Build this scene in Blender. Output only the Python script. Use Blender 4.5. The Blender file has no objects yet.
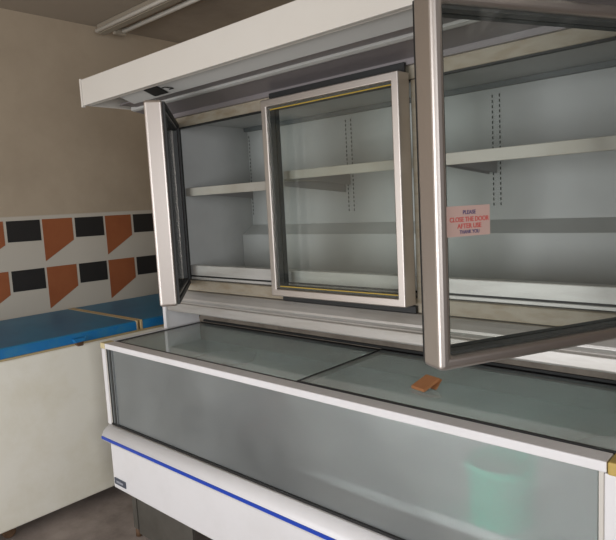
import bpy, bmesh, math, random
from mathutils import Vector, Matrix
random.seed(4)
DZ = 0.05                                    # floor lies at z = -0.05 in the measured frame
sc = bpy.context.scene
C = sc.collection
# ------------------------------------------------------------------ camera
yaw, pitch, roll, F = 0.7401, -0.1128, -0.0527, 589.66
fw = Vector((-math.sin(yaw)*math.cos(pitch), math.cos(yaw)*math.cos(pitch), math.sin(pitch)))
rt = Vector((math.cos(yaw), math.sin(yaw), 0)); up = rt.cross(fw)
r2 = rt*math.cos(roll)+up*math.sin(roll); u2 = -rt*math.sin(roll)+up*math.cos(roll)
cd = bpy.data.cameras.new('camera'); cam = bpy.data.objects.new('camera', cd); C.objects.link(cam)
M = Matrix((r2, u2, -fw)).transposed().to_4x4(); M.translation = Vector((2.4409, -1.2864, 1.4519+DZ))
cam.matrix_world = M
cd.sensor_fit = 'HORIZONTAL'; cd.sensor_width = 36; cd.lens = F/616*36; cd.clip_start = 0.05
sc.camera = cam
# ------------------------------------------------------------------ world, light, exposure
w = bpy.data.worlds.new('world'); sc.world = w; w.use_nodes = True
bg = w.node_tree.nodes['Background']; bg.inputs[0].default_value = (0.75, 0.85, 1, 1); bg.inputs[1].default_value = 0.6
def area(name, loc, direction, sx, sy, power, color):
    l = bpy.data.lights.new(name, 'AREA'); l.shape = 'RECTANGLE'; l.size = sx; l.size_y = sy
    l.energy = power; l.color = color
    o = bpy.data.objects.new(name, l); C.objects.link(o); o.location = loc
    o.rotation_euler = Vector(direction).to_track_quat('-Z', 'Z').to_euler()
    return o
area('doorway_daylight', (0.75, -3.75, 1.15), (0, 1, 0.0), 2.5, 2.0, 92, (0.97, 0.975, 1.0))
area('added_side_fill', (4.08, -1.8, 1.55), (-1, 0, 0.0), 1.4, 1.2, 56, (0.97, 0.98, 1.0))  # added fill from the right, brightens the left wall and chest
sc.view_settings.view_transform = 'Standard'; sc.view_settings.look = 'None'
sc.view_settings.gamma = 1; sc.view_settings.use_curve_mapping = False
sc.view_settings.exposure = 0.0
sc.cycles.transparent_max_bounces = 24

# ------------------------------------------------------------------ materials
def lin(c):
    return tuple(((x/255)/12.92 if x/255 <= .04045 else ((x/255+.055)/1.055)**2.4) for x in c)+(1,)
def mat(name, rgb, rough=.5, metal=0, dirt=0.0, dirt_rgb=None, scale=6, bump=0.0, spec=.5, stretch=None, thresh=(.45, .7)):
    m = bpy.data.materials.new(name); m.use_nodes = True; nt = m.node_tree; b = nt.nodes['Principled BSDF']
    b.inputs['Base Color'].default_value = lin(rgb); b.inputs['Roughness'].default_value = rough
    b.inputs['Metallic'].default_value = metal; b.inputs['Specular IOR Level'].default_value = spec
    if dirt or bump:
        tc = nt.nodes.new('ShaderNodeTexCoord'); mp = nt.nodes.new('ShaderNodeMapping')
        nt.links.new(tc.outputs['Object'], mp.inputs[0])
        if stretch: mp.inputs['Scale'].default_value = stretch
        n = nt.nodes.new('ShaderNodeTexNoise'); n.inputs['Scale'].default_value = scale; n.inputs['Detail'].default_value = 8
        n.inputs['Roughness'].default_value = .65
        nt.links.new(mp.outputs[0], n.inputs['Vector'])
        if dirt:
            rp = nt.nodes.new('ShaderNodeValToRGB'); rp.color_ramp.elements[0].position = thresh[0]; rp.color_ramp.elements[1].position = thresh[1]
            rp.color_ramp.elements[0].color = (0, 0, 0, 1); rp.color_ramp.elements[1].color = (dirt, dirt, dirt, 1)
            nt.links.new(n.outputs['Fac'], rp.inputs[0])
            mx = nt.nodes.new('ShaderNodeMix'); mx.data_type = 'RGBA'
            mx.inputs[6].default_value = lin(rgb); mx.inputs[7].default_value = lin(dirt_rgb or tuple(x*.6 for x in rgb))
            nt.links.new(rp.outputs[0], mx.inputs[0]); nt.links.new(mx.outputs[2], b.inputs['Base Color'])
        if bump:
            bp = nt.nodes.new('ShaderNodeBump'); bp.inputs['Strength'].default_value = bump; bp.inputs['Distance'].default_value = .01
            nt.links.new(n.outputs['Fac'], bp.inputs['Height']); nt.links.new(bp.outputs[0], b.inputs['Normal'])
    return m
def thin_fresnel(nt, ior=1.5):
    # Fresnel of a pane whose back face must not mirror totally
    g = nt.nodes.new('ShaderNodeNewGeometry'); mr = nt.nodes.new('ShaderNodeMapRange')
    mr.inputs[3].default_value = ior; mr.inputs[4].default_value = 1/ior
    nt.links.new(g.outputs['Backfacing'], mr.inputs[0])
    fr = nt.nodes.new('ShaderNodeFresnel'); nt.links.new(mr.outputs[0], fr.inputs[0])
    return fr
def glass(name, tint, haze=0.0, haze_rgb=(150, 158, 155), ior=1.5, dirt=0.0):
    """thin clear pane: tinted see-through, Fresnel mirror, a pale film (dust; on the lids painted reflections too)"""
    m = bpy.data.materials.new(name); m.use_nodes = True; nt = m.node_tree; nt.nodes.clear()
    out = nt.nodes.new('ShaderNodeOutputMaterial'); tr = nt.nodes.new('ShaderNodeBsdfTransparent'); tr.inputs[0].default_value = lin(tint)
    gl = nt.nodes.new('ShaderNodeBsdfGlossy'); gl.inputs['Roughness'].default_value = .03
    df = nt.nodes.new('ShaderNodeBsdfDiffuse'); df.inputs[0].default_value = lin(haze_rgb)
    fr = thin_fresnel(nt, ior)
    a = nt.nodes.new('ShaderNodeMixShader'); b = nt.nodes.new('ShaderNodeMixShader')
    tc = nt.nodes.new('ShaderNodeTexCoord'); n = nt.nodes.new('ShaderNodeTexNoise'); n.inputs['Scale'].default_value = 1.8; n.inputs['Detail'].default_value = 2
    mr = nt.nodes.new('ShaderNodeMapRange'); mr.inputs[1].default_value = .3; mr.inputs[2].default_value = .7
    mr.inputs[3].default_value = max(0, haze-dirt); mr.inputs[4].default_value = haze+dirt
    nt.links.new(tc.outputs['Object'], n.inputs['Vector']); nt.links.new(n.outputs['Fac'], mr.inputs[0]); nt.links.new(mr.outputs[0], a.inputs[0])
    nt.links.new(tr.outputs[0], a.inputs[1]); nt.links.new(df.outputs[0], a.inputs[2])
    nt.links.new(fr.outputs[0], b.inputs[0]); nt.links.new(a.outputs[0], b.inputs[1]); nt.links.new(gl.outputs[0], b.inputs[2])
    nt.links.new(b.outputs[0], out.inputs[0])
    return m
def fogged(name):
    """pane covered in condensation: rough transmission, milky film, soft mirror"""
    m = bpy.data.materials.new(name); m.use_nodes = True; nt = m.node_tree; nt.nodes.clear()
    out = nt.nodes.new('ShaderNodeOutputMaterial')
    rf = nt.nodes.new('ShaderNodeBsdfRefraction'); rf.inputs['Roughness'].default_value = .30; rf.inputs['IOR'].default_value = 1.12
    rf.inputs[0].default_value = lin((244, 248, 247))
    df = nt.nodes.new('ShaderNodeBsdfDiffuse'); df.inputs[0].default_value = lin((222, 228, 226))
    gl = nt.nodes.new('ShaderNodeBsdfGlossy'); gl.inputs['Roughness'].default_value = .08
    fr = nt.nodes.new('ShaderNodeFresnel'); fr.inputs[0].default_value = 1.5
    a = nt.nodes.new('ShaderNodeMixShader'); b = nt.nodes.new('ShaderNodeMixShader')
    tc = nt.nodes.new('ShaderNodeTexCoord'); n = nt.nodes.new('ShaderNodeTexNoise'); n.inputs['Scale'].default_value = 2.2; n.inputs['Detail'].default_value = 4
    mr = nt.nodes.new('ShaderNodeMapRange'); mr.inputs[1].default_value = .3; mr.inputs[2].default_value = .7; mr.inputs[3].default_value = .16; mr.inputs[4].default_value = .28
    nt.links.new(tc.outputs['Object'], n.inputs['Vector']); nt.links.new(n.outputs['Fac'], mr.inputs[0]); nt.links.new(mr.outputs[0], a.inputs[0])
    cl = nt.nodes.new('ShaderNodeBsdfTransparent'); cm = nt.nodes.new('ShaderNodeMixShader'); cm.inputs[0].default_value = .42
    nt.links.new(rf.outputs[0], cm.inputs[1]); nt.links.new(cl.outputs[0], cm.inputs[2])
    nt.links.new(cm.outputs[0], a.inputs[1]); nt.links.new(df.outputs[0], a.inputs[2])
    nt.links.new(fr.outputs[0], b.inputs[0]); nt.links.new(a.outputs[0], b.inputs[1]); nt.links.new(gl.outputs[0], b.inputs[2])
    nt.links.new(b.outputs[0], out.inputs[0])
    return m

# wall paint: tan above, off-white dado below z = 1.46
def wall_mat(name, split):
    m = mat(name, (176, 160, 138), .9, dirt=.5, dirt_rgb=(158, 142, 121), scale=2.2, bump=.15)
    nt = m.node_tree; b = nt.nodes['Principled BSDF']; src = b.inputs['Base Color'].links[0].from_socket
    tc = nt.nodes.new('ShaderNodeTexCoord'); sp = nt.nodes.new('ShaderNodeSeparateXYZ'); nt.links.new(tc.outputs['Object'], sp.inputs[0])
    mr = nt.nodes.new('ShaderNodeMapRange'); mr.inputs[1].default_value = split-.004; mr.inputs[2].default_value = split+.004
    nt.links.new(sp.outputs['Z'], mr.inputs[0])
    mx = nt.nodes.new('ShaderNodeMix'); mx.data_type = 'RGBA'; mx.inputs[6].default_value = lin((192, 184, 170))
    nt.links.new(mr.outputs[0], mx.inputs[0]); nt.links.new(src, mx.inputs[7]); nt.links.new(mx.outputs[2], b.inputs['Base Color'])
    return m
M_ = {}
M_['wall'] = wall_mat('painted_wall', 1.462)
M_['brownwall'] = mat('brown_wall_paint', (96, 74, 62), .85, dirt=.4, dirt_rgb=(80, 62, 52), scale=2)
M_['ceil'] = mat('ceiling_paint', (158, 145, 128), .95, dirt=.6, dirt_rgb=(128, 116, 102), scale=1.6, bump=.1)
M_['floor'] = mat('floor_concrete', (158, 146, 138), .7, dirt=.7, dirt_rgb=(102, 92, 86), scale=3.5, bump=.25, thresh=(.4, .65))
M_['black_paint'] = mat('black_paint', (32, 29, 27), .6)
M_['orange_paint'] = mat('orange_paint', (152, 86, 48), .6, dirt=.5, dirt_rgb=(138, 72, 38), scale=8)
M_['white'] = mat('white_enamel', (226, 224, 224), .38, dirt=.12, dirt_rgb=(180, 175, 165), scale=5)
M_['fascia'] = mat('fascia_enamel', (204, 199, 190), .4, dirt=.15, dirt_rgb=(190, 180, 165), scale=3)
M_['tubwhite'] = mat('tub_enamel', (236, 238, 237), .4)
M_['liner'] = mat('liner_enamel', (186, 187, 185), .45, dirt=.35, dirt_rgb=(162, 164, 162), scale=4)
M_['sill'] = mat('sill_steel', (200, 198, 193), .35, .1, dirt=.4, dirt_rgb=(160, 156, 150), scale=9, stretch=(.5, 2, 4))
M_['mould'] = mat('moulding_metal', (182, 178, 172), .38, .35, dirt=.5, dirt_rgb=(146, 138, 126), scale=7, stretch=(.5, 2, 4))
M_['beige'] = mat('beige_frame', (156, 147, 130), .5, dirt=.6, dirt_rgb=(128, 108, 80), scale=12, stretch=(1, 1, 3))
M_['alu'] = mat('door_aluminium', (198, 190, 183), .42, 1.0)
M_['riser'] = mat('riser_shade_and_grime', (124, 114, 102), .6, dirt=.7, dirt_rgb=(84, 74, 64), scale=14)  # base colour darkened for shade under the cabinet; noise adds grime
M_['alu2'] = mat('canopy_metal', (160, 156, 156), .4, .3)
M_['under'] = mat('canopy_underside', (178, 177, 172), .5)
M_['purple'] = mat('canopy_purple_grey', (128, 122, 122), .45, .2)  # darker purple-grey finish of the canopy panels
M_['shelf'] = mat('shelf_enamel', (182, 178, 168), .45, dirt=.4, dirt_rgb=(160, 148, 130), scale=7)
M_['rubber'] = mat('black_rubber', (24, 24, 23), .55)
M_['darkgrey'] = mat('dark_plastic', (58, 58, 56), .5)
M_['slot'] = mat('grey_slot', (104, 108, 108), .5)
M_['yellow'] = mat('yellow_seal', (196, 160, 40), .5)
M_['cap'] = mat('yellowed_plastic', (206, 190, 146), .5)
M_['cap2'] = mat('ochre_plastic', (186, 158, 84), .5)
M_['blue'] = mat('blue_stripe', (24, 66, 176), .4)
M_['badge'] = mat('badge_plate', (92, 98, 112), .35, .5)
M_['badge2'] = mat('badge_print', (150, 152, 160), .4)
M_['plinth'] = mat('plinth_steel', (104, 101, 94), .42, .4, dirt=.5, dirt_rgb=(78, 74, 66), scale=5)
M_['cream'] = mat('cream_enamel', (238, 235, 222), .45, dirt=.3, dirt_rgb=(204, 194, 158), scale=3.5)
M_['lidblue'] = mat('blue_lid', (38, 122, 164), .42, dirt=.45, dirt_rgb=(30, 98, 134), scale=4)
M_['lidedge'] = mat('blue_lid_edge', (20, 112, 172), .45, dirt=.6, dirt_rgb=(60, 130, 160), scale=16)
M_['tan'] = mat('tan_trim', (186, 164, 122), .55)
M_['rust'] = mat('rusty_metal', (104, 78, 56), .7, .2, dirt=.7, dirt_rgb=(58, 40, 28), scale=30)
M_['card'] = mat('brown_cardboard', (166, 112, 70), .8, dirt=.4, dirt_rgb=(146, 94, 56), scale=40)
M_['teal'] = mat('teal_plastic', (8, 250, 205), .5)
M_['pink'] = mat('pink_plastic', (250, 96, 104), .5)
M_['sticker'] = mat('sticker_paper', (174, 146, 136), .6)
M_['red'] = mat('red_print', (178, 70, 64), .6)
M_['navy'] = mat('navy_print', (66, 56, 96), .6)
M_['tube'] = mat('tube_glass', (225, 220, 208), .3)
M_['lampbody'] = mat('lamp_housing', (150, 140, 124), .5)
M_['glass'] = glass('door_glass', (251, 252, 251), haze=.014, dirt=.01, ior=1.35)
M_['lidglass'] = glass('lid_glass', (228, 236, 233), haze=.34, haze_rgb=(212, 220, 218), dirt=.1)  # strong pale haze paints ceiling and canopy reflections over some dust
M_['fog'] = fogged('fogged_glass')

# ------------------------------------------------------------------ mesh helpers
class MB:
    def __init__(s): s.bm = bmesh.new(); s.mats = []
    def _m(s, m):
        if m is None: return 0
        if m not in s.mats: s.mats.append(m)
        return s.mats.index(m)
    def box(s, x0, x1, y0, y1, z0, z1, m=None):
        v = [s.bm.verts.new(p) for p in ((x0,y0,z0),(x1,y0,z0),(x1,y1,z0),(x0,y1,z0),(x0,y0,z1),(x1,y0,z1),(x1,y1,z1),(x0,y1,z1))]
        i = s._m(m)
        for f in ((3,2,1,0),(4,5,6,7),(0,1,5,4),(1,2,6,5),(2,3,7,6),(3,0,4,7)):
            s.bm.faces.new([v[k] for k in f]).material_index = i
        return s
    def prism(s, pts, axis, a, b, m=None, smooth=False):
        """closed 2-D outline extruded along an axis; pts are the two other coordinates"""
        def P(p, t):
            return {'x': (t, p[0], p[1]), 'y': (p[0], t, p[1]), 'z': (p[0], p[1], t)}[axis]
        A = [s.bm.verts.new(P(p, a)) for p in pts]; B = [s.bm.verts.new(P(p, b)) for p in pts]; n = len(pts); i = s._m(m)
        fs = [s.bm.faces.new(A[::-1]), s.bm.faces.new(B)]
        for k in range(n):
            f = s.bm.faces.new((A[k], A[(k+1) % n], B[(k+1) % n], B[k])); f.smooth = smooth; fs.append(f)
        for f in fs: f.material_index = i
        return s
    def cyl(s, p, q, r, m=None, n=16, r2=None):
        p, q = Vector(p), Vector(q); d = (q-p).normalized(); a = d.orthogonal().normalized(); b = d.cross(a); r2 = r if r2 is None else r2
        A, B = [], []
        for k in range(n):
            t = 2*math.pi*k/n; e = a*math.cos(t)+b*math.sin(t)
            A.append(s.bm.verts.new(p+e*r)); B.append(s.bm.verts.new(q+e*r2))
        i = s._m(m)
        for f in (s.bm.faces.new(A[::-1]), s.bm.faces.new(B)): f.material_index = i
        for k in range(n):
            f = s.bm.faces.new((A[k], A[(k+1) % n], B[(k+1) % n], B[k])); f.smooth = True; f.material_index = i
        return s
    def lathe(s, prof, c, m=None, n=36):
        rings = []
        for r, z in prof:
            rings.append([s.bm.verts.new((c[0]+r*math.cos(2*math.pi*k/n), c[1]+r*math.sin(2*math.pi*k/n), c[2]+z)) for k in range(n)])
        i = s._m(m)
        for A, B in zip(rings, rings[1:]):
            for k in range(n):
                f = s.bm.faces.new((A[k], A[(k+1) % n], B[(k+1) % n], B[k])); f.smooth = True; f.material_index = i
        s.bm.faces.new(rings[0][::-1]).material_index = i; s.bm.faces.new(rings[-1]).material_index = i
        return s
    def build(s, name, m, parent=None, bevel=0, seg=2, loc=None):
        bmesh.ops.recalc_face_normals(s.bm, faces=s.bm.faces)
        me = bpy.data.meshes.new(name); s.bm.to_mesh(me); s.bm.free()
        for x in ([m] if not s.mats else s.mats): me.materials.append(x)
        o = bpy.data.objects.new(name, me); C.objects.link(o)
        if parent: o.parent = parent
        if bevel:
            md = o.modifiers.new('bevel', 'BEVEL'); md.width = bevel; md.segments = seg; md.limit_method = 'ANGLE'; md.angle_limit = math.radians(40)
        return o
def empty(name, loc, label, cat, group=None, rz=0):
    o = bpy.data.objects.new(name, None); C.objects.link(o); o.location = loc; o.rotation_euler.z = rz
    o.empty_display_size = .1; o['label'] = label; o['category'] = cat
    if group: o['group'] = group
    return o
def tag(o, label, cat, group=None):
    o['label'] = label; o['category'] = cat
    if group: o['group'] = group
    return o
def struct(o): o['kind'] = 'structure'; return o
def relabel(o, label): o['label'] = label; return o
def text_mesh(body, size, m, name, parent, loc, rot, sx=1.0, depth=.0004):
    cu = bpy.data.curves.new(name, 'FONT'); cu.body = body; cu.size = size; cu.align_x = 'CENTER'; cu.extrude = depth; cu.offset = size*.02
    t = bpy.data.objects.new('tmp_'+name, cu); C.objects.link(t); bpy.context.view_layer.update()
    me = bpy.data.meshes.new_from_object(t); bpy.data.objects.remove(t); me.materials.clear(); me.materials.append(m)
    o = bpy.data.objects.new(name, me); C.objects.link(o); o.parent = parent; o.location = loc; o.rotation_euler = rot; o.scale = (sx, 1, 1)
    return o

# ------------------------------------------------------------------ room shell
FZ = -.05; CZ = 2.65; XL = -1.175; XR = 3.9; YB = 1.5; YF = -3.6
struct(MB().box(XL-.12, XR+.12, YF-.6, YB+.12, FZ-.1, FZ).build('floor', M_['floor']))
struct(MB().box(XL-.12, XR+.12, YF-.12, YB+.12, CZ, CZ+.1).build('ceiling', M_['ceil']))
wl = MB().box(XL-.12, XL, YF-.12, YB, FZ, CZ, M_['wall'])
def tile(y0, y1, zt, zr, zl, m):
    # block painted on the wall: right side down to zr, left side down to zl
    wl.prism([(y0, zt), (y1, zt), (y1, zr), (y0, zl)], 'x', XL-.004, XL+.0012, m)
for i in range(-3, 4):
    o = .4165*i
    for zt in (1.438, 1.144):
        d = random.uniform(-.003, .003)
        tile(.088+o, .282+o+d, zt, zt-.126, zt-.124, M_['black_paint'])
        tile(.295+o+d, .488+o, zt+.001, zt-.138, zt-.256, M_['orange_paint'])
struct(wl.build('wall_left', M_['wall']))
struct(MB().box(XL-.12, XR+.12, YB, YB+.12, FZ, CZ).build('wall_back', M_['wall']))
struct(MB().box(XR, XR+.12, -1.05, YB, FZ, CZ).box(XR, XR+.12, YF-.12, -2.55, FZ, CZ).box(XR, XR+.12, -2.55, -1.05, FZ, .9).box(XR, XR+.12, -2.55, -1.05, 2.2, CZ).build('wall_right', M_['brownwall']))  # wall opening added to let the side fill in
DX0, DX1, DH = -.6, 2.1, 2.15
struct(MB().box(XL, DX0, YF-.12, YF, FZ, CZ).box(DX1, XR, YF-.12, YF, FZ, CZ).box(DX0, DX1, YF-.12, YF, DH, CZ).build('wall_front', M_['wall']))

# ------------------------------------------------------------------ combined display freezer
L = 2.14
fz = empty('display_freezer', (1.06, .25, FZ), 'white glass-fronted chest display freezer with upper glass-door cabinet and overhanging canopy', 'freezer')
def add(mb, name, m, bevel=0, parent=None, seg=2):
    """geometry is written in room coordinates; move it under its parent's origin"""
    o = mb.build(name, m, None, bevel, seg)
    p = parent or fz
    chain = Vector((0, 0, 0)); q = p
    while q: chain += q.location; q = q.parent
    o.data.transform(Matrix.Translation(-chain)); o.parent = p
    return o
# lower body
add(MB().box(.018, L, -.02, .0, .212, .47).box(.018, .034, 0, .88, .212, .47).box(L-.03, L, 0, .88, .212, .47).box(.034, L-.03, 0, .88, .212, .232), 'body_panel', M_['white'], .006)
add(MB().box(.007, .0175, -.012, .03, .215, .43), 'edge_trim', M_['white'], .003)
prof = [(.0, .505), (-.012, .503), (-.028, .497), (-.042, .486), (-.05, .473), (-.052, .4605), (-.051, .449), (-.046, .441), (-.03, .437), (-.0205, .437), (-.0205, .44), (.0, .47)]
add(MB().prism(prof, 'x', .010, L+.01, smooth=True), 'bumper_rail', M_['white'], 0)
add(MB().prism([(-.0515, .4645), (-.0545, .4635), (-.0545, .4515), (-.0505, .4505)], 'x', .0095, L+.0105), 'blue_stripe', M_['blue'])
bd = add(MB().box(.034, .126, -.0245, -.0205, .236, .266), 'name_plate', M_['badge'], .001)
add(MB().box(.052, .108, -.0255, -.0246, .246, .256), 'plate_print', M_['badge2'], 0, bd)
# plinth
for a, b in ((.072, .49), (1.25, 2.075)):
    add(MB().box(a, b, .055, .07, FZ+.02, .211), 'plinth_panel', M_['plinth'], .002)
add(MB().box(.49, 1.25, .25, .27, FZ+.02, .212), 'machine_bay_sheet', M_['rubber'])  # flat black sheet set back in the compressor opening
for x, y in ((.036, .05), (.036, .82), (L-.055, .05), (L-.055, .82)):
    lg = add(MB().box(x, x+.034, y, y+.03, FZ+.04, .211), 'leg', M_['plinth'], .002)
    add(MB().cyl((x+.015, y+.015, FZ), (x+.015, y+.015, FZ+.045), .015, n=12), 'foot', M_['rust'], 0, lg)
# tub liner, open at the top
t = MB().box(.05, L-.05, .045, .53, .57, .60).box(.05, L-.05, .53, .56, .43, .86).box(.022, .05, .035, .56, .40, .86).box(L-.05, L-.022, .035, .56, .40, .86).box(.05, L-.05, .02, .045, .40, .50)
add(t, 'tub_liner', M_['tubwhite'])
# upright frame round the front glass
for s, x0 in ((0, -.018), (1, L-.055)):
    add(MB().box(x0, x0+.026, -.002, .03, .50, .852), 'corner_post', M_['white'], .003)
    add(MB().box(x0+.027 if s == 0 else x0-.012, x0+.036 if s == 0 else x0-.001, .002, .03, .505, .853), 'inner_post', M_['fascia'], .001)
add(MB().box(L-.028, L, -.002, .03, .50, .853), 'end_post', M_['white'], .003)
add(MB().box(.015, L-.05, -.003, .052, .853, .8775), 'top_rail', M_['white'], .003)
for x in (-.02, L-.026):
    add(MB().box(x, x+.022, .05, .545, .853, .8775) if x < 0 else MB().box(x+.004, x+.026, .05, .545, .853, .8775), 'side_rail', M_['white'], .002)
add(MB().box(-.021, .0145, -.005, .05, .852, .8785), 'corner_cap', M_['cap'], .004)
relabel(add(MB().box(L-.048, L+.002, -.005, .055, .850, .8795), 'corner_cap', M_['cap2'], .004), 'ochre plastic corner cap at the right end')
fg = add(MB().box(.02, L-.07, .006, .014, .505, .855), 'front_glass', M_['fog'])
for k in range(4):
    add(MB().box(.0195+.0135*k, .0265+.0135*k, .0005, .0055, .512, .8525), 'pane_rib', M_['darkgrey'] if k % 2 == 0 else M_['slot'], 0, fg)
fgg = MB().box(.019, .024, .015, .03, .51, .853).box(.029, .033, .015, .03, .51, .853).box(.038, .042, .015, .03, .51, .853).box(.02, L-.07, .0155, .025, .5055, .512).box(.02, L-.07, -.003, .005, .500, .512)
add(fgg, 'glass_seal', M_['rubber'], 0, fg)
# sliding lids
for x0, x1, z, lab in ((.012, 1.165, .871, None), (1.14, L-.03, .8745, None)):
    g = add(MB().box(x0, x1, .055, .535, z, z+.004), 'sliding_lid', M_['lidglass'])
    e = MB().box(x0, x1, .0525, .060, z-.002, z+.006).box(x0, x1, .519, .538, z-.002, z+.006)
    e.box(x0, x0+.005, .060, .519, z-.002, z+.006) if x0 > 1 else e.box(x0, x0+.014, .060, .519, z-.002, z+.006)
    add(e, 'lid_seal', M_['rubber'], 0, g)
# stand for the cabinet: back riser and end brackets
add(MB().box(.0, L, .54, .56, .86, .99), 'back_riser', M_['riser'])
for x in (-.02, L-.02):
    add(MB().prism([(.345, .8785), (.54, .8785), (.54, 1.0), (.345, 1.0)], 'x', x+.004, x+.018), 'side_bracket', M_['white'], .002)
    add(MB().box(x, x+.0225, .336, .346, .8785, 1.0), 'bracket_edge', M_['white'], .002)
# cabinet shell
CB, CT = .965, 1.95
XI0, XI1 = .10, L-.09
sh = MB()
sh.box(-.01, XI0, .385, .95, CB+.03, CT).box(XI1, L+.01, .385, .95, CB+.03, CT)       # end walls
sh.box(XI0, XI1, .86, .95, CB+.03, CT)                                              # back
sh.box(XI0, XI1, .47, .86, 1.09, 1.125)                                         # floor
sh.box(XI0, XI1, .42, .86, 1.857, CT)                                           # ceiling
sh.box(XI0, XI1, .42, .86, CB+.03, 1.09)
sh.box(XI0, XI1, .4205, .4695, 1.09, 1.115)
add(sh, 'cabinet_shell', M_['liner'], 0)
add(MB().prism([(.78, 1.125), (.8595, 1.125), (.8595, 1.353), (.78, 1.306)], 'x', XI0+.001, XI1-.001), 'air_duct', M_['liner'], .002)
add(MB().box(XI0+.001, XI1-.001, .835, .8595, 1.838, 1.8565), 'air_slot', M_['slot'])
# face frame
ff = MB().box(.0, L, .401, .425, 1.831, 1.876)
ff.box(.715, .765, .402, .425, 1.066, 1.83).box(1.388, 1.452, .402, .425, 1.066, 1.83).box(L-.11, L, .402, .425, 1.066, 1.83)
ff.box(.0, L, .401, .425, 1.066, 1.1155)
add(ff, 'face_frame', M_['beige'], .003)
add(MB().box(.0, .116, .403, .425, 1.116, 1.8275), 'left_jamb', M_['rubber'], .002)
add(MB().box(.117, L-.111, .4025, .424, 1.8255, 1.8305), 'opening_seal', M_['rubber'])
add(MB().prism([(.4253, 1.118), (.4253, 1.127), (.4272, 1.129), (.4272, 1.118)], 'x', XI0+.002, XI1-.002), 'sill_strip', M_['sill'])
add(MB().box(XI0+.002, XI1-.002, .4275, .4290, 1.118, 1.136), 'sill_groove', M_['rubber'])
add(MB().box(XI0+.002, XI1-.002, .4295, .470, 1.122, 1.184), 'front_ledge', M_['sill'], .003)
# mouldings under the doors
mo = [(.42, 1.064), (.385, 1.064), (.368, 1.052), (.360, 1.044), (.352, 1.036), (.35, 1.028), (.356, 1.018), (.368, 1.012), (.368, 1.008), (.352, 1.006), (.35, .97), (.354, .965), (.42, .965)]
add(MB().prism(mo, 'x', .0, L), 'lower_moulding', M_['mould'], .002)
add(MB().box(.0, L, .42, .56, .966, .994), 'cabinet_base', M_['alu2'])
# slotted uprights
for x in (.112, .758, .788, 1.455, 1.483, L-.105):
    for (z0, z1) in ((1.40, 1.822),):
        u = add(MB().box(x-.0045, x+.0045, .8585, .8598, z0, z1), 'slotted_upright', M_['liner'])
        sl = MB(); z = z0+.006
        while z < z1-.012:
            sl.box(x-.0022, x+.0022, .8578, .8586, z, z+.011); z += .019
        add(sl, 'slot_row', M_['rubber'], 0, u)
# shelves
for k, (x0, x1, z) in enumerate(((XI0+.004, .757, 1.552), (.762, 1.452, 1.584), (1.457, XI1-.004, 1.587))):
    s = add(MB().box(x0, x1, .445, .845, z-.008, z).box(x0, x1, .435, .445, z-(.038 if k != 1 else .034), z), 'shelf', M_['shelf'], .002)
    for bx in (x0+.01, x1-.014):
        add(MB().prism([(.45, z-.009), (.855, z-.009), (.855, z-.06), (.80, z-.055), (.46, z-.028)], 'x', bx, bx+.003), 'bracket', M_['alu2'], 0, s)
# canopy
cn = MB()
cn.box(.02, L+.3, .0, .022, 1.914, 2.022)                                       # fascia
cn.box(.02, L+.3, .022, .95, 2.0, 2.022)                                        # top
cn.box(.02, L+.3, .022, .03, 1.914, 1.919)
add(cn, 'canopy', M_['fascia'], .003)
add(MB().box(.008, .0195, -.003, .012, 1.908, 2.026), 'end_cap', M_['fascia'], .002)
add(MB().box(.02, .03, .0225, .95, 1.914, 1.999), 'end_plate', M_['fascia'], .002)
un = MB().prism([(.031, 1.928), (.115, 1.900), (.125, 1.914), (.035, 1.936)], 'x', .23, L+.29, M_['under'])
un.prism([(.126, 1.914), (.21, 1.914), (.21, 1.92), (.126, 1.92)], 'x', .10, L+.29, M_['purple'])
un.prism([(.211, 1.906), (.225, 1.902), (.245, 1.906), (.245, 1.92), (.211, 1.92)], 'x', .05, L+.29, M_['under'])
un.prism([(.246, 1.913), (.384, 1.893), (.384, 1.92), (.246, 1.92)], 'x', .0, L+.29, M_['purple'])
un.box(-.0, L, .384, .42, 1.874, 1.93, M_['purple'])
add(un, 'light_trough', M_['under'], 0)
sw = add(MB().box(.41, .50, .045, .100, 1.9085, 1.9125), 'switch', M_['rubber'], .002)
for o_ in (sw,):
    o_.data.transform(Matrix.Translation(Vector((.455, .0725, 1.9105))-fz.location) @ Matrix.Rotation(math.radians(-18.4), 4, 'X') @ Matrix.Translation(-Vector((.455, .0725, 1.9105))+fz.location))
ck = MB().box(.525, .548, .05, .053, 1.9075, 1.911).box(.547, .551, .05, .085, 1.9065, 1.910).box(.525, .551, .083, .087, 1.9065, 1.909)
add(ck, 'switch_bracket', M_['rubber'])
add(MB().box(.768, 1.386, .372, .3835, 1.852, 1.882), 'header_shadow_strip', M_['rubber'], .002)  # black strip paints the shadow gap above the middle door
add(MB().box(.768, 1.392, .385, .4005, 1.066, 1.091), 'sill_dark_strip', M_['rubber'], .002)  # dark strip on the frame below the middle door
add(MB().box(.04, L-.04, .531, .5395, .8815, .892), 'riser_seal', M_['rubber'], .002)
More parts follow.
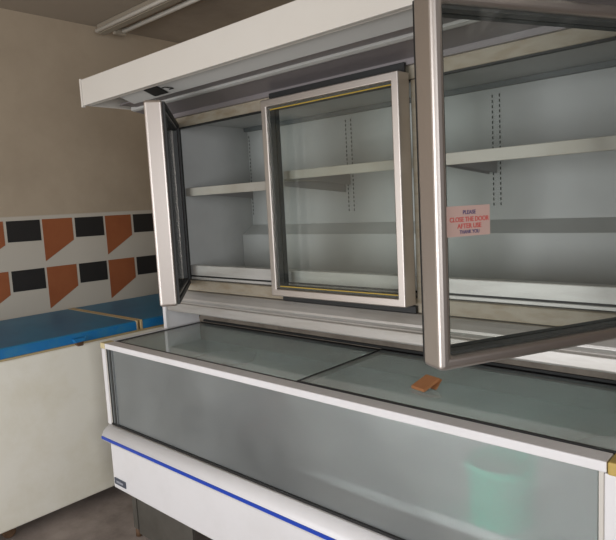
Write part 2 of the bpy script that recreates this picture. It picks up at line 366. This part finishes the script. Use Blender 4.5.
# doors --------------------------------------------------------------
DWD, DHT, DTH, FRW = .624, .755, .056, .028
def door(loc, ang, seals=False, bev=.010):
    """local x across the door, y from the outer face inwards, z up"""
    fr = MB()
    def rect(w0, y): return [fr.bm.verts.new(p) for p in ((w0, y, w0), (DWD-w0, y, w0), (DWD-w0, y, DHT-w0), (w0, y, DHT-w0))]
    Q = [rect(0, 0), rect(FRW, 0), rect(FRW, .066), rect(0, .066)]
    for A, B in zip(Q, Q[1:]+Q[:1]):
        for k in range(4): fr.bm.faces.new((A[k], A[(k+1) % 4], B[(k+1) % 4], B[k]))
    d = fr.build('door', M_['alu'], fz, bev, 4); d.location = Vector(loc)-fz.location; d.rotation_euler.z = ang
    g = MB().box(FRW-.002, DWD-FRW+.002, .010, .014, FRW-.002, DHT-FRW+.002).build('glass_pane', M_['glass'], d)
    g2 = MB().box(FRW-.002, DWD-FRW+.002, .040, .044, FRW-.002, DHT-FRW+.002).build('glass_pane', M_['glass'], d)
    a, b = FRW+.0005, FRW+.007
    sp = MB()
    for y0, y1 in ((.0145, .0395),):
        sp.box(a, b, y0, y1, a, DHT-a).box(DWD-b, DWD-a, y0, y1, a, DHT-a).box(b, DWD-b, y0, y1, a, b).box(b, DWD-b, y0, y1, DHT-b, DHT-a)
    sp.build('pane_spacer', M_['darkgrey'], d)
    if seals:
        MB().box(b, DWD-b, .015, .019, b+.0005, b+.004).build('yellow_seal', M_['yellow'], d)
        MB().box(b, DWD-b, .015, .019, DHT-b-.004, DHT-b-.0005).build('yellow_seal', M_['yellow'], d)
    gk = MB()
    for (o, i2, y0, y1) in ((.006, .024, .0662, .074), (.0285, .036, .0445, .064)):
        gk.box(o, i2, y0, y1, o, DHT-o).box(DWD-i2, DWD-o, y0, y1, o, DHT-o).box(i2, DWD-i2, y0, y1, o, i2).box(i2, DWD-i2, y0, y1, DHT-i2, DHT-o)
    gk.build('door_gasket', M_['rubber'], d)
    return d
Z0 = 1.095
door((.768, .324, Z0), 0, True, .004)
door((.09, .345, Z0), math.radians(-40.5))
rd = door((1.845, -.248, Z0), math.radians(64.43))
rd['label'] = 'right-hand glass door swung wide open with a paper sticker'
# sticker on the open right-hand door
st = MB().box(FRW+.001, FRW+.108, .0085, .0095, .273, .335).build('sticker', M_['sticker'], rd)
cx = FRW+.056
for body, size, z, m, sx in (('PLEASE', .0115, .3180, 'navy', .9), ('CLOSE THE DOOR', .0135, .3030, 'red', .86), ('AFTER USE', .0135, .2895, 'red', .92), ('THANK YOU', .0105, .2785, 'navy', .8)):
    text_mesh(body, size, M_[m], 'print_line', st, (cx, .0083, z), (math.pi/2, 0, 0), sx)

# ------------------------------------------------------------------ things in and on the freezer
def bucket(name, c, r, h, m, label, cat, hm):
    o = empty(name, c, label, cat)
    MB().lathe([(r*.93, 0), (r*1.0, h-.02), (r*1.03, h-.02), (r*1.03, h), (r*.95, h), (r*.88, .012)], (0, 0, 0)).build('body', m, o)
    pts = [(r*1.09*math.cos(t), -.012-.3*r*math.sin(t), h-.02-.42*r*math.sin(t)) for t in [math.pi*k/14 for k in range(15)]]
    hb = MB()
    for p, q in zip(pts, pts[1:]): hb.cyl(p, q, .0028, n=8)
    hb.build('handle', hm, o)
    return o
bucket('teal_blur_bucket', (1.80, .125, .60), .085, .160, M_['teal'], 'teal bucket shape standing in for a blur behind the fogged front glass near the right end', 'bucket', M_['teal'])  # bucket shape stands in for a teal blur in the glass
bucket('pink_blur_tub', (.88, .13, .60), .098, .18, M_['pink'], 'dull pink tub shape standing in for a blur behind the fogged front glass', 'tub', M_['pink'])  # tub shape stands in for a faint pink blur in the glass
chip = MB()
chip.prism([(-.036, .0), (.030, .021), (.032, .027), (.028, .030), (-.036, .009)], 'x', -.027, .027)
chip.prism([(.031, .0205), (.034, .0255), (.013, .0), (.005, .0)], 'x', -.022, .032)
ch = chip.build('cardboard_piece', M_['card'], None, .001)
ch.location = (1.527, .215, .8808); ch.rotation_euler = (0, 0, math.radians(-14))
tag(ch, 'small folded brown cardboard piece lying on the glass lid', 'cardboard')

# ------------------------------------------------------------------ blue-lidded chest freezer along the left wall
CX0, CX1 = XL+.012, -.375
CY0, CYM, CY1 = -.62, .408, 1.40
cf = empty('chest_freezer', (-.77, .39, FZ), 'long cream chest freezer with two blue lids against the tiled wall', 'freezer')
add(MB().box(CX0, CX1, CY0, CY1, .015, .808), 'body', M_['cream'], .008, cf)
add(MB().box(CX0, CX1+.002, CY0, CY1, .8085, .818), 'rim', M_['tan'], .002, cf)
for a, b in ((CY0, CYM), (CYM+.014, CY1)):
    lid = MB().box(CX0, CX1, a, b, .8185, .869, M_['lidblue'])
    ld = add(lid, 'lid', M_['lidblue'], .006, cf)
    add(MB().box(CX1+.0005, CX1+.003, a+.002, b-.002, .820, .863), 'lid_edge', M_['lidedge'], 0, ld)
    e = b if b == CYM else a
    s = -1 if b == CYM else 1
    y0, y1 = (e-.012, e+.001) if s < 0 else (e-.001, e+.014)
    add(MB().box(CX0, CX1+.004, y0, y1, .8188, .8715), 'end_trim', M_['tan'], .003, ld)
hd = MB().box(CX1+.003, CX1+.022, .045, .085, .812, .838).box(CX1+.003, CX1+.03, .05, .08, .806, .815)
add(hd, 'latch', M_['rust'], .004, cf)
add(MB().prism([(.03, .845), (.10, .845), (.092, .826), (.04, .823)], 'x', CX1+.0035, CX1+.025), 'lid_handle', M_['lidedge'], .004, cf)
for y in (-.33, 1.2):
    for x in (CX1-.07, CX0+.1):
        cs = add(MB().cyl((x-.014, y, FZ+.03), (x+.014, y, FZ+.03), .03, n=20), 'castor', M_['rust'], .003, cf)
        for fx in (x-.02, x+.015):
            add(MB().box(fx, fx+.005, y-.018, y+.018, FZ+.025, .0145), 'fork', M_['rust'], 0, cs)

# ------------------------------------------------------------------ ceiling batten lights
lt = empty('batten_light', (-.1, .8, CZ), 'unlit long twin fluorescent batten fixed under the dim ceiling', 'light')
add(MB().box(-1.12, 1.5, .745, .80, CZ-.062, CZ-.002), 'housing', M_['lampbody'], .006, lt)
add(MB().cyl((-1.10, .731, CZ-.05), (1.48, .731, CZ-.05), .012), 'tube', M_['tube'], 0, lt)
add(MB().cyl((-1.0, .865, CZ-.05), (1.48, .86, CZ-.05), .014), 'tube', M_['tube'], 0, lt)
add(MB().box(-1.03, -1.0, .80, .882, CZ-.075, CZ-.02), 'tube_holder', M_['lampbody'], .003, lt)

# ------------------------------------------------------------------ lift everything so that the floor is z = 0
for o in list(sc.objects):
    if o.parent is None and o.type in ('MESH', 'EMPTY'): o.location.z += DZ
